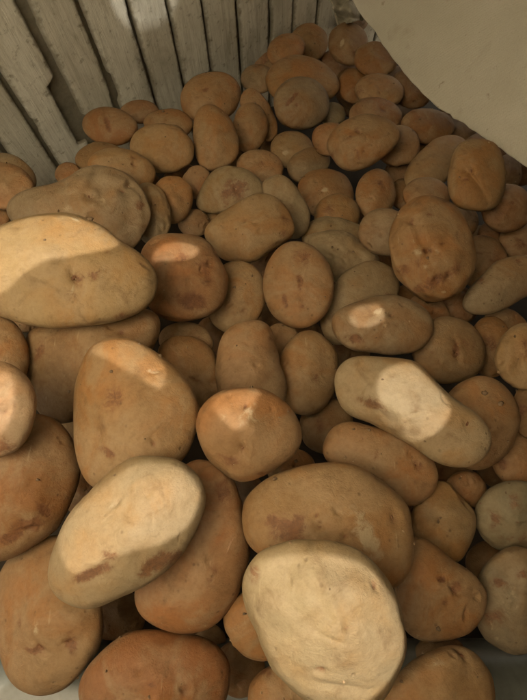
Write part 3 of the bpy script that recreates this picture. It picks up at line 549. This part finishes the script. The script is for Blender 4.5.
# settle the heap: nearer potatoes rest on the ones behind them without running through each other
def settle(shapes, tol=.93, iters=400):
    n = len(shapes); gx, gy = np.meshgrid(np.arange(-80, 610, 4.0), np.arange(-50, 770, 4.0))
    gx, gy = gx.ravel(), gy.ravel(); prof = []
    for s in shapes:
        q = s.rho(gx, gy); i = np.nonzero(q < 1)[0]
        prof.append((i, s.c * np.sqrt(1 - q[i] ** 2), s.tilt[0] * (gx[i] - s.cx) + s.tilt[1] * (gy[i] - s.cy)))
    cons = []
    for i in range(n):
        for j in range(n):
            a, b = shapes[i], shapes[j]
            if a.order >= b.order or math.hypot(a.cx - b.cx, a.cy - b.cy) > a.major * 1.3 + b.major * 1.3 + 10: continue
            com, ia, ib = np.intersect1d(prof[i][0], prof[j][0], assume_unique=True, return_indices=True)
            if len(com) < 2: continue
            za, zb = a.Z0, b.Z0
            D = ((tol * prof[i][1][ia] + prof[i][2][ia]) * za - (prof[j][2][ib] - tol * prof[j][1][ib]) * zb).max() / FPX
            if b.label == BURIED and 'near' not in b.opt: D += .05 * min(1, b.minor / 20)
            cons.append((i, j, D))
    Z0 = np.array([s.Z0 for s in shapes]); Z = Z0.copy()
    for it in range(iters):
        if it < iters * .7: Z += (Z0 - Z) * .06
        for i, j, D in cons:
            v = D - (Z[j] - Z[i])
            if v > 0: Z[j] += v * .5; Z[i] -= v * .5
    for s, z in zip(shapes, Z): s.Z = float(z)
settle(shapes)

def make_potato(s):
    rnd, opt = s.rnd, s.opt
    level = 7 if s.minor > 26 else 6
    d, tris = ico(level)
    u, v, wv = d[:, 0], d[:, 1], d[:, 2]
    q = np.hypot(u, v); ph = (np.arctan2(v, u) + math.pi) / (2 * math.pi) * NPHI
    R = np.interp(ph % NPHI, np.arange(NPHI + 1), np.append(s.R, s.R[0]))
    E = np.interp(ph % NPHI, np.arange(NPHI + 1), np.append(s.E, s.E[0]))
    t = np.clip((q - .25) / .7, 0, 1); t = t * t * (3 - 2 * t)
    r = E + (R - E) * t
    nz = np.zeros(len(d)); rs = np.random.RandomState(rnd.randrange(10 ** 6))
    knob = opt.get('knob', 0)
    for kf, amp, cnt in ((1.7, .026, 5), (3.2, .024, 7), (6.0, .0110 + .028 * knob, 9), (11, .0045 + .016 * knob, 10)):
        for _ in range(cnt):
            w3 = rs.normal(size=3); w3 *= kf / np.linalg.norm(w3)
            nz += amp * rs.uniform(.5, 1) * np.sin(d @ w3 * 1.6 + rs.uniform(0, 6.28)) / math.sqrt(cnt) * 1.4
    for _ in range(opt.get('flats', 4)):                    # flats where it grew against stones and neighbours
        g = rs.normal(size=3); g /= np.linalg.norm(g); c0_ = rs.uniform(.55, .75)
        tt = np.clip((d @ g - c0_) / (1 - c0_), 0, 1); nz -= rs.uniform(.02, .075) * tt * tt * (3 - 2 * tt)
    nz *= 1.55
    k = s.Z / FPX; f = 1 + nz
    x = u / np.maximum(q, 1e-9) * r * q; y = v / np.maximum(q, 1e-9) * r * q
    fx = 1 + .32 * nz; x *= fx; y *= fx; z = -s.c * wv * f
    z = z + s.tilt[0] * x + s.tilt[1] * y
    ray = np.array([(s.cx - PX) / FPX, (s.cy - PY) / FPX, 1.0])
    co = np.stack([x * k + z * k * ray[0], y * k + z * k * ray[1], z * k * ray[2]], 1)      # camera axes, about the centre
    nrm = co / np.linalg.norm(co, axis=1)[:, None]
    bruise = np.zeros(len(d)); scuff_sun = np.zeros(len(d)); disp = np.zeros(len(d))
    def at(dr):
        i = int(np.argmax(d @ dr)); return co[i]
    eyes = [(s.dir_at(px, py), sz) for px, py, sz in opt.get('eyes', ())]
    for _ in range(rnd.randint(2, 5)):
        g = rs.normal(size=3); g /= np.linalg.norm(g); eyes.append((g, rnd.uniform(.4, .8)))
    for dr, sz in eyes:
        p = at(dr); sr = .0030 * sz; D = co - p; dist = np.linalg.norm(D, axis=1)
        side = rs.normal(size=3); side /= np.linalg.norm(side)
        sd = (D @ side) / np.maximum(dist, 1e-6)
        disp -= .0013 * sz * np.exp(-(D @ side / (sr * .7)) ** 2 - (dist / (sr * 1.4)) ** 2)
        disp -= .0010 * sz * np.exp(-(dist / (sr * 2.6)) ** 2)
        disp += .0008 * sz * np.exp(-((dist - 1.6 * sr) / (.7 * sr)) ** 2) * np.clip(sd, 0, 1)
        bruise = np.maximum(bruise, (.12 + .34 * rnd.random()) * np.exp(-(D @ side / (sr * .7)) ** 2 - (dist / (sr * 1.3)) ** 2))
    def spot(px, py, rx, ry, ang):
        p = at(s.dir_at(px, py)); D = (co - p) / k; A = math.radians(ang)
        a = D[:, 0] * math.cos(A) + D[:, 1] * math.sin(A); b = -D[:, 0] * math.sin(A) + D[:, 1] * math.cos(A)
        return np.exp(-((a / rx) ** 2 + (b / ry) ** 2 + (D[:, 2] / max(rx, ry) / 1.5) ** 2))
    for px, py, rx, ry, ang, st in opt.get('bruise', ()):
        g = spot(px, py, rx, ry, ang); bruise = np.maximum(bruise, st * g); disp -= .0005 * g
    for px, py, rx, ry, ang, st in opt.get('scuff_sun', ()):
        scuff_sun = np.maximum(scuff_sun, st * spot(px, py, rx, ry, ang))
    for px, py, rx, ry, ang, dp in opt.get('dent', ()):
        disp -= dp * spot(px, py, rx, ry, ang)
    for _ in range(rnd.randint(0, 2)):
        g = rs.normal(size=3); g /= np.linalg.norm(g); p = at(g); dist = np.linalg.norm(co - p, axis=1)
        bruise = np.maximum(bruise, rnd.uniform(.25, .5) * np.exp(-(dist / rnd.uniform(.004, .010)) ** 2))
    co = co + nrm * disp[:, None]
    W = co[:, :1] * RIGHT + co[:, 1:2] * DOWN + co[:, 2:] * FWD
    me = mesh_np("potato", W, tris[:, ::-1])
    for nm, arr in (("bruise", bruise), ("scuff_sun", scuff_sun)):
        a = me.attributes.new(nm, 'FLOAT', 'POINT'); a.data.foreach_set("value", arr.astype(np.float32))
    o = link("potato", me, SKIN)
    o.location = pt(s.cx, s.cy, s.Z)
    j = [1 + rnd.uniform(-.07, .07) for _ in range(3)]; g = sum(j) / 3
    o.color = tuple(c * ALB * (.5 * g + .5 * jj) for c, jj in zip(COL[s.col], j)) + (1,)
    tag(o, s.label, "potato", "potatoes buried in the dark gaps" if s.label == BURIED else "potatoes heaped in the bin")
    if s.label != BURIED:
        up = nrm @ np.array([0, -.35, -.94])
        for i in rs.choice(np.nonzero(up > .25)[0], 9): CRUMB_SPOTS.append((W[i] + np.array(o.location), (nrm[i, 0] * RIGHT + nrm[i, 1] * DOWN + nrm[i, 2] * FWD)))
    for px, py, sz in opt.get('eyes', ()):
        if sz >= 1.0: make_bud(o, co[int(np.argmax(d @ s.dir_at(px, py)))], .0011 * sz, rs)
    for px, py, sz in opt.get('sprouts', ()):
        p = at(s.dir_at(px, py)); make_sprout(o, p * .992, sz * k * .62, rs)
    return o

CRUMB_SPOTS = []
def build_crumbs():
    """loose soil and skin crumbs lying on the potatoes"""
    rs = np.random.RandomState(3); rnd = random.Random(4)
    for nm, mat, cnt, lo, hi, lab in (("soil_crumbs", CRUMB, 230, .0003, .0011, "scattered crumbs of dry soil lying on the potatoes"),
                                      ("skin_flakes", SPROUT, 70, .0003, .0009, "scattered pale flakes of skin and sprout lying on the potatoes")):
        dv, tr = ico(2); V, T, n0 = [], [], 0
        for p, nr in rnd.sample(CRUMB_SPOTS, min(cnt, len(CRUMB_SPOTS))):
            sc = rs.uniform(lo, hi) * (1 + (rs.rand() < .1))
            V.append(dv * (1 + .25 * np.sin(dv @ (rs.normal(size=3) * 4)))[:, None] * sc * rs.uniform(.5, 1.3, size=3) + p + nr * sc * .2); T.append(tr + n0); n0 += len(dv)
        o = link(nm, mesh_np(nm, np.concatenate(V), np.concatenate(T)), mat); tag(o, lab, None, None, "stuff")

def make_bud(parent, p, size, rs):
    dv, tr = ico(3); nrm = p / np.linalg.norm(p)
    t = np.cross(nrm, rs.normal(size=3)); t /= np.linalg.norm(t); b = np.cross(nrm, t)
    nz = 1 + .2 * np.sin(dv @ (rs.normal(size=3) * 3.5))
    x, y, z = (dv * nz[:, None]).T
    V = p + size * (np.outer(x * 1.1, t) + np.outer(y * .5 - .35 * x * x, b) + np.outer(z * .4 + .05, nrm))
    W = V[:, :1] * RIGHT + V[:, 1:2] * DOWN + V[:, 2:] * FWD
    link("eye_bud", mesh_np("eye_bud", W, tr[:, ::-1]), BUD, parent)

def make_sprout(parent, p, size, rs):
    V, T, n0 = [], [], 0
    dirv, tr = ico(3)
    nrm = p / np.linalg.norm(p)
    for i in range(4):
        off = rs.normal(size=3) * size * .45 * (i > 0); sc = size * (1 if i == 0 else rs.uniform(.45, .8))
        nz = 1 + .16 * np.sin(dirv @ (rs.normal(size=3) * 4) + rs.uniform(0, 6))
        V.append(dirv * nz[:, None] * sc * rs.uniform(.75, 1.2, size=3) + p + off - off.dot(nrm) * nrm * .5 + nrm * sc * .25); T.append(tr + n0); n0 += len(dirv)
    V = np.concatenate(V); W = V[:, :1] * RIGHT + V[:, 1:2] * DOWN + V[:, 2:] * FWD
    link("sprout", mesh_np("sprout", W, np.concatenate(T)[:, ::-1]), SPROUT, parent)

# ------------------------------------------------------------------ the slatted wall of the bin
D1 = np.array([8.5, 150.0, 527.0]); D1 /= np.linalg.norm(D1)               # down along the slats, camera axes
D2 = np.array([451.5, -290.0, 527.0]); D2 -= D1 * D1.dot(D2); D2 /= np.linalg.norm(D2)   # along the wall
WN = np.cross(D1, D2); WN /= np.linalg.norm(WN)
if WN[2] > 0: WN = -WN                                                     # out of the wall, to the viewer
def wall_uv(px, py, dist=None):
    r = np.array([(px - PX) / FPX, (py - PY) / FPX, 1.0]); Z = -(dist or WALL_D) / WN.dot(r)
    return Z * r
WO = wall_uv(200, 60)
def build_wall():
    root = bpy.data.objects.new("slatted_wall", None); scn.collection.objects.link(root)
    cw = lambda a: a[0] * RIGHT + a[1] * DOWN + a[2] * FWD
    X, Y, N = cw(D2), cw(-D1), cw(WN)
    M = Matrix((Vector(X), Vector(Y), Vector(X).cross(Vector(Y)))).transposed().to_4x4()
    sgn = 1 if Vector(X).cross(Vector(Y)).dot(Vector(N)) > 0 else -1
    M.translation = Vector(CAM + cw(WO)); root.matrix_world = M
    tag(root, "weathered pale painted slatted wall at the back of the potato bin", "slatted wall", None, "thing")
    us = [tuple((wall_uv(a, 60) - WO).dot(D2) for a in ab) for ab in SLATS]
    # the wall goes on past the left and the far edge of the picture
    us = [(us[0][0] - .066 * i - .060, us[0][0] - .066 * i - .005) for i in range(9, -1, -1)] + us + [(us[-1][1] + .003 + .058 * i, us[-1][1] + .058 * (i + 1)) for i in range(5)]
    rs = np.random.RandomState(5)
    V, F, tone, edge = [], [], [], []
    lo, hi, th = -.45, .85, .005
    NY = 420
    for si, (a, b) in enumerate(us):
        tn = rs.uniform(0, 1); base = len(V); wid = b - a
        prof = [(0, -th), (0, -.0022), (.0012, -.0005), (.0035, 0), (.25 * wid, .0002), (.5 * wid, 0), (.75 * wid, .0002), (wid - .0035, 0), (wid - .0012, -.0005), (wid, -.0022), (wid, -th)]
        ph = rs.uniform(0, 6, 8); bow = rs.uniform(-.0012, .0012)
        chips = [(rs.uniform(lo, hi), rs.uniform(.006, .03), rs.uniform(.0006, .0022), rs.randint(2)) for _ in range(9)]
        if si - 10 in NOTCH: chips += NOTCH[si - 10]
        for iy in range(NY + 1):
            y = lo + (hi - lo) * iy / NY
            jl = .0003 * math.sin(y * 40 + ph[0]) + .00015 * math.sin(y * 190 + ph[1]) + rs.normal() * .00012
            jr = .0003 * math.sin(y * 35 + ph[2]) + .00015 * math.sin(y * 210 + ph[3]) + rs.normal() * .00012
            for cy, cl, cd_, sd in chips:
                g = cd_ / (1 + math.exp(min(40, (abs(y - cy) - cl) / .0006)))
                if sd == 0: jl += g
                else: jr -= g
            for ip, (px_, pz) in enumerate(prof):
                xx = px_; 
                fr = px_ / wid
                xx = a + px_ + jl * (1 - fr) + jr * fr
                V.append((xx, y, sgn * (pz + bow * math.sin(y * 6 + ph[4]))))
                tone.append(tn); edge.append(max(0, 1 - min(px_, wid - px_) / .007))
        L = len(prof)
        for iy in range(NY):
            for ip in range(L - 1):
                q = base + iy * L + ip
                f = (q, q + 1, q + L + 1, q + L)
                F.append(f if sgn > 0 else f[::-1])
    me = bpy.data.meshes.new("slat_panel"); me.from_pydata(V, [], F)
    me.polygons.foreach_set("use_smooth", [True] * len(F))
    for nm, arr in (("tone", tone), ("edge", edge)):
        at = me.attributes.new(nm, 'FLOAT', 'POINT'); at.data.foreach_set("value", np.array(arr, np.float32))
    link("slat_panel", me, SLAT, root)
    bm = bmesh.new(); bmesh.ops.create_cube(bm, size=1)
    x0, x1 = us[0][0], us[-1][1]
    for vt in bm.verts:
        vt.co = Vector((x0 + (vt.co.x + .5) * (x1 - x0 + .15), lo + (vt.co.y + .5) * (hi - lo), sgn * (-th - .002 - .012 * (.5 - sgn * vt.co.z))))
    me = bpy.data.meshes.new("backing_board"); bm.to_mesh(me); bm.free()
    link("backing_board", me, BACK, root)
    return root

# ------------------------------------------------------------------ cloth flap, tray, floor, added light mask
def sheet(name, rows, mat, thick, sub=2):
    """rows of points (world) -> a smooth sheet with real thickness"""
    V = [tuple(p) for r in rows for p in r]; L = len(rows[0])
    F = [(i * L + j, i * L + j + 1, (i + 1) * L + j + 1, (i + 1) * L + j) for i in range(len(rows) - 1) for j in range(L - 1)]
    me = bpy.data.meshes.new(name); me.from_pydata(V, [], F); me.polygons.foreach_set("use_smooth", [True] * len(F))
    c = np.mean(np.array(V), 0)
    for i in range(len(V)): me.vertices[i].co = np.array(V[i]) - c
    o = link(name, me, mat); o.location = c
    m = o.modifiers.new("subdivision", 'SUBSURF'); m.levels = m.render_levels = sub
    m = o.modifiers.new("thickness", 'SOLIDIFY'); m.thickness = thick; m.offset = 0
    return o

def build_flap():
    rs = np.random.RandomState(2)
    E = FLAP_EDGE; n = 60
    t = np.linspace(0, len(E) - 1, n); ex = np.interp(t, range(len(E)), [e[0] for e in E]); ey = np.interp(t, range(len(E)), [e[1] for e in E]); ez = np.interp(t, range(len(E)), [e[2] for e in E])
    ker = np.ones(5) / 5
    for arr in (ex, ey, ez): arr[2:-2] = np.convolve(arr, ker, 'valid')
    rows = []
    cdir = RIGHT * .50 + UP * .62 - FWD * .32                              # away from the edge: up, right, towards the viewer
    for i, s in enumerate((0, .004, .012, .03, .06, .1, .16, .24, .34, .46)):
        row = []
        for a in range(n):
            p = pt(ex[a], ey[a], ez[a])
            jig = (rs.normal() * .0009 if i == 0 else 0)
            tt = a / (n - 1)
            bulge = -.035 * (1 - math.exp(-s / .05)) + .006 * math.sin(tt * 5 + s * 22) * min(1, s / .05) + .003 * math.sin(tt * 13 - s * 40) * min(1, s / .05)
            row.append(p + cdir * (s + jig) + FWD * bulge)
        rows.append(row)
    o = sheet("cloth_flap", rows, FLAP, .003, 2)
    return tag(o, "stiff cream cloth flap hanging over the top right corner of the heap", "cloth flap")

def build_scrap():
    rs = np.random.RandomState(8); rows = []
    for i in range(9):
        row = []
        for j in range(9):
            a, b = i / 8 - .5, j / 8 - .5
            z = .76 - .012 * math.sin(9 * a + 2 * b) - .010 * math.sin(11 * b - 5 * a + 1) - .01 * math.cos(6 * a) + rs.normal() * .002
            row.append(pt(347 + a * 26 + b * 8 + rs.normal() * .6, 8 + b * 30 - a * 6 + rs.normal() * .6, z))
        rows.append(row)
    return tag(sheet("sacking_scrap", rows, SCRAP, .002, 2), "crumpled grey scrap of sacking in the far corner between slats and flap", "scrap")

def build_tray():
    rows = []
    for y in TRAY_ROWS:
        row = []
        for x in range(-140, 680, 20):
            z = TRAY_Z(x, y)
            row.append(pt(x, y, z))
        rows.append(row)
    o = sheet("plastic_tray", rows, TRAY, .003, 1)
    return tag(o, "pale plastic tray edge showing under the nearest potatoes", "tray")

def build_floor():
    A = []; B = []
    for s in shapes:
        A.append([s.cx, s.cy, 1]); B.append(1 / (s.Z + s.c * s.Z / FPX))
    x, *_ = np.linalg.lstsq(np.array(A, float), np.array(B), rcond=None)
    # a sloping board under the whole heap, kept behind every potato
    P = [pt(a, b, 1 / (x[0] * a + x[1] * b + x[2])) for a, b in ((0, 0), (527, 0), (263, 700))]
    n = np.cross(P[1] - P[0], P[2] - P[0]); n /= np.linalg.norm(n)
    if n.dot(-FWD) < 0: n = -n
    far = min(((pt(s.cx, s.cy, s.Z) - P[0]).dot(n) - s.c * s.Z / FPX * 1.05) for s in shapes)
    c = pt(263, 350, .5); c = c - n * ((c - P[0]).dot(n) - far + .03)
    e1 = np.cross(n, [0, 1, 0]); e1 /= np.linalg.norm(e1); e2 = np.cross(n, e1)
    me = bpy.data.meshes.new("floor"); q = .9
    V = [e1 * a * q + e2 * b * q - n * h for h in (0, .02) for a, b in ((-1, -1), (1, -1), (1, 1), (-1, 1))]
    me.from_pydata([tuple(v) for v in V], [], [(0, 1, 2, 3), (7, 6, 5, 4), (0, 4, 5, 1), (1, 5, 6, 2), (2, 6, 7, 3), (3, 7, 4, 0)])
    o = link("floor", me, FLOOR); o.location = c
    return tag(o, "dark dusty boards under the potato heap", None, None, "structure")

def build_blockers():
    """added front and side boards of the bin, out of view, blocking sky light"""
    for nm, lab, np_, x0, y0, x1, y1, z0, z1 in (
        ("front_blocker", "added unseen plank front board of the bin, blocking low sky light", 8, -420, 830, 640, 830, .36, .36),
        ("side_blocker", "added unseen plank side board beyond the cloth flap, blocking side light", 10, 640, 860, 640, -120, .40, .95)):
        a, b = pt(x0, y0, z0), pt(x1, y1, z1)
        ax = b - a; L = np.linalg.norm(ax); ax /= L
        upv = -FWD - ax * (-FWD).dot(ax); upv /= np.linalg.norm(upv); nn = np.cross(ax, upv)
        bm = bmesh.new()
        for i in range(np_):                                 # planks one above the other
            r = bmesh.ops.create_cube(bm, size=1)
            for v in r['verts']:
                q = a + ax * (v.co.x + .5) * L + upv * (-.10 + i * .093 + (v.co.y + .5) * .09) + nn * v.co.z * .014
                v.co = Vector(q)
        bmesh.ops.bevel(bm, geom=list(bm.edges), offset=.002, segments=2, affect='EDGES')
        bmesh.ops.recalc_face_normals(bm, faces=bm.faces)
        me = bpy.data.meshes.new(nm); bm.to_mesh(me); bm.free()
        tag(link(nm, me, BOARD), lab, "bin board", None, "thing")

def build_ground():
    me = bpy.data.meshes.new("ground"); q = 40
    me.from_pydata([(-q, -q, 0), (q, -q, 0), (q, q, 0), (-q, q, 0)], [], [(0, 1, 2, 3)])
    o = link("ground", me, plain("ground_earth", (.24, .19, .13), (.17, .13, .09), 3)); o.location = (0, 0, -.1)
    return tag(o, "bare trodden earth under the stall", None, None, "structure")

def build_light_mask():
    """added unseen sheet overhead: its see-through spots shape the sun patches on the potatoes"""
    s = SUN; c0 = CAM + s * MASK_H
    e1 = RIGHT - s * RIGHT.dot(s); e1 /= np.linalg.norm(e1); e2 = np.cross(s, e1)
    def to2(p):
        t = ((c0 - p).dot(s)); q = p + s * t - c0
        return (q.dot(e1), q.dot(e2))
    x0, x1, y0, y1 = MASK_EXT
    loops = []
    rs = np.random.RandomState(1)
    for key, poly in HOLES:
        pts = []
        for px, py in poly:
            if key == 'wall':
                q = wall_uv(px, py); p = CAM + q[0] * RIGHT + q[1] * DOWN + q[2] * FWD
            elif key == 'tray': p = pt(px, py, TRAY_Z(px, py))
            else:
                sh = by_key[key]
                for _ in range(40):                          # keep the hole over skin that faces the sun
                    g = lambda a, b: pt(a, b, float(sh.front(np.array([a]), np.array([b]))[0]))
                    nn = np.cross(g(px + 1, py) - g(px, py), g(px, py + 1) - g(px, py)); nn /= np.linalg.norm(nn)
                    if nn.dot(FWD) > 0: nn = -nn
                    if nn.dot(SUN) > HOLE_LIM.get(key, .25) and float(sh.rho(px, py)) < .96: break
                    px, py = sh.cx + (px - sh.cx) * .975, sh.cy + (py - sh.cy) * .975
                p = pt(px, py, float(by_key[key].front(np.array([px]), np.array([py]))[0]))
            pts.append(to2(p))
        P = np.array(pts); m = len(P); sm = []
        for i in range(m):
            p0, p1, p2, p3 = P[i - 1], P[i], P[(i + 1) % m], P[(i + 2) % m]
            for t in (0, .25, .5, .75):
                sm.append(.5 * ((2 * p1) + (-p0 + p2) * t + (2 * p0 - 5 * p1 + 4 * p2 - p3) * t * t + (-p0 + 3 * p1 - 3 * p2 + p3) * t ** 3))
        loops.append(np.array(sm) + rs.normal(size=(len(sm), 2)) * .0003)
    # mask as a fine grid of triangles, cut along the sun patch outlines
    h = .003
    L = np.concatenate(loops + [np.array([(FILL_PANEL[0], FILL_PANEL[2]), (FILL_PANEL[1], FILL_PANEL[3])])]); gx0, gy0 = L.min(0) - .02; gx1, gy1 = L.max(0) + .02
    gx = np.arange(gx0, gx1 + h, h); gy = np.arange(gy0, gy1 + h, h); X, Y = np.meshgrid(gx, gy, indexing='ij')
    f = np.full(X.shape, 9.0)
    for P in loops:
        m = (X > P[:, 0].min() - .01) & (X < P[:, 0].max() + .01) & (Y > P[:, 1].min() - .01) & (Y < P[:, 1].max() + .01)
        x, y = X[m], Y[m]; ins = np.zeros(len(x), bool); dm = np.full(len(x), 9.0)
        for i in range(len(P)):
            (ax, ay), (bx, by) = P[i - 1], P[i]
            hit = ((ay > y) != (by > y)) & (x < (bx - ax) * (y - ay) / (by - ay + 1e-15) + ax); ins ^= hit
            t = np.clip(((x - ax) * (bx - ax) + (y - ay) * (by - ay)) / ((bx - ax) ** 2 + (by - ay) ** 2 + 1e-15), 0, 1)
            dm = np.minimum(dm, np.hypot(x - ax - t * (bx - ax), y - ay - t * (by - ay)))
        f[m] = np.minimum(f[m], np.where(ins, -dm, dm))
    f[np.abs(f) < 1e-6] = 1e-6
    nx, ny = X.shape; V = [(a, b, 0) for a, b in zip(X.ravel(), Y.ravel())]; F = []; SUN_SPOTS = []; cut = {}
    ff = f.ravel()
    def cross(i, j):
        k = (min(i, j), max(i, j))
        if k not in cut:
            t = ff[k[0]] / (ff[k[0]] - ff[k[1]]); cut[k] = len(V)
            V.append(tuple(V[k[0]][c] + t * (V[k[1]][c] - V[k[0]][c]) for c in range(3)))
        return cut[k]
    for i in range(nx - 1):
        for j in range(ny - 1):
            a, b, c, d = i * ny + j, (i + 1) * ny + j, (i + 1) * ny + j + 1, i * ny + j + 1
            pos = (ff[a] > 0) + (ff[b] > 0) + (ff[c] > 0) + (ff[d] > 0)
            if pos == 4: F.append((a, b, c, d)); continue
            if pos == 0: SUN_SPOTS.append((a, b, c, d)); continue
            for tri in ((a, b, c), (a, c, d)):
                out = []; neg = []
                for q in range(3):
                    p_, n_ = tri[q], tri[(q + 1) % 3]
                    (out if ff[p_] > 0 else neg).append(p_)
                    if (ff[p_] > 0) != (ff[n_] > 0): x_ = cross(p_, n_); out.append(x_); neg.append(x_)
                if len(out) >= 3: F.append(tuple(out))
                if len(neg) >= 3: SUN_SPOTS.append(tuple(neg))
    xe, ye = gx[-1], gy[-1]; k = len(V)
    V += [(x0, y0, 0), (x1, y0, 0), (x1, y1, 0), (x0, y1, 0), (gx[0], gy[0], 0), (xe, gy[0], 0), (xe, ye, 0), (gx[0], ye, 0)]
    F += [(k, k + 1, k + 5, k + 4), (k + 1, k + 2, k + 6, k + 5), (k + 2, k + 3, k + 7, k + 6), (k + 3, k, k + 4, k + 7)]
    nf = len(F); me = bpy.data.meshes.new("light_mask"); me.from_pydata(V, [], F + SUN_SPOTS)
    o = link("light_mask", me, mask_material(True)); me.materials.append(mask_material(False))
    me.materials.append(sun_spot_material())
    for p in me.polygons:
        if p.index >= nf: p.material_index = 2; continue                       # see-through spots that shape the sun patches
                                                  # translucent fill-light panel, the rest blocks the sky
        if not (FILL_PANEL[0] < p.center.x < FILL_PANEL[1] and FILL_PANEL[2] < p.center.y < FILL_PANEL[3]): p.material_index = 1
    o.matrix_world = Matrix.Translation(Vector(c0)) @ Matrix((Vector(e1), Vector(e2), Vector(s))).transposed().to_4x4()
    return tag(o, "added unseen cloth sheet above the view, shaping sun patches and fill light", "light_mask")

build_ground()
build_floor()
build_wall()
for s_ in shapes: make_potato(s_)
build_crumbs()
build_flap()
build_scrap()
build_blockers()
build_tray()
build_light_mask()
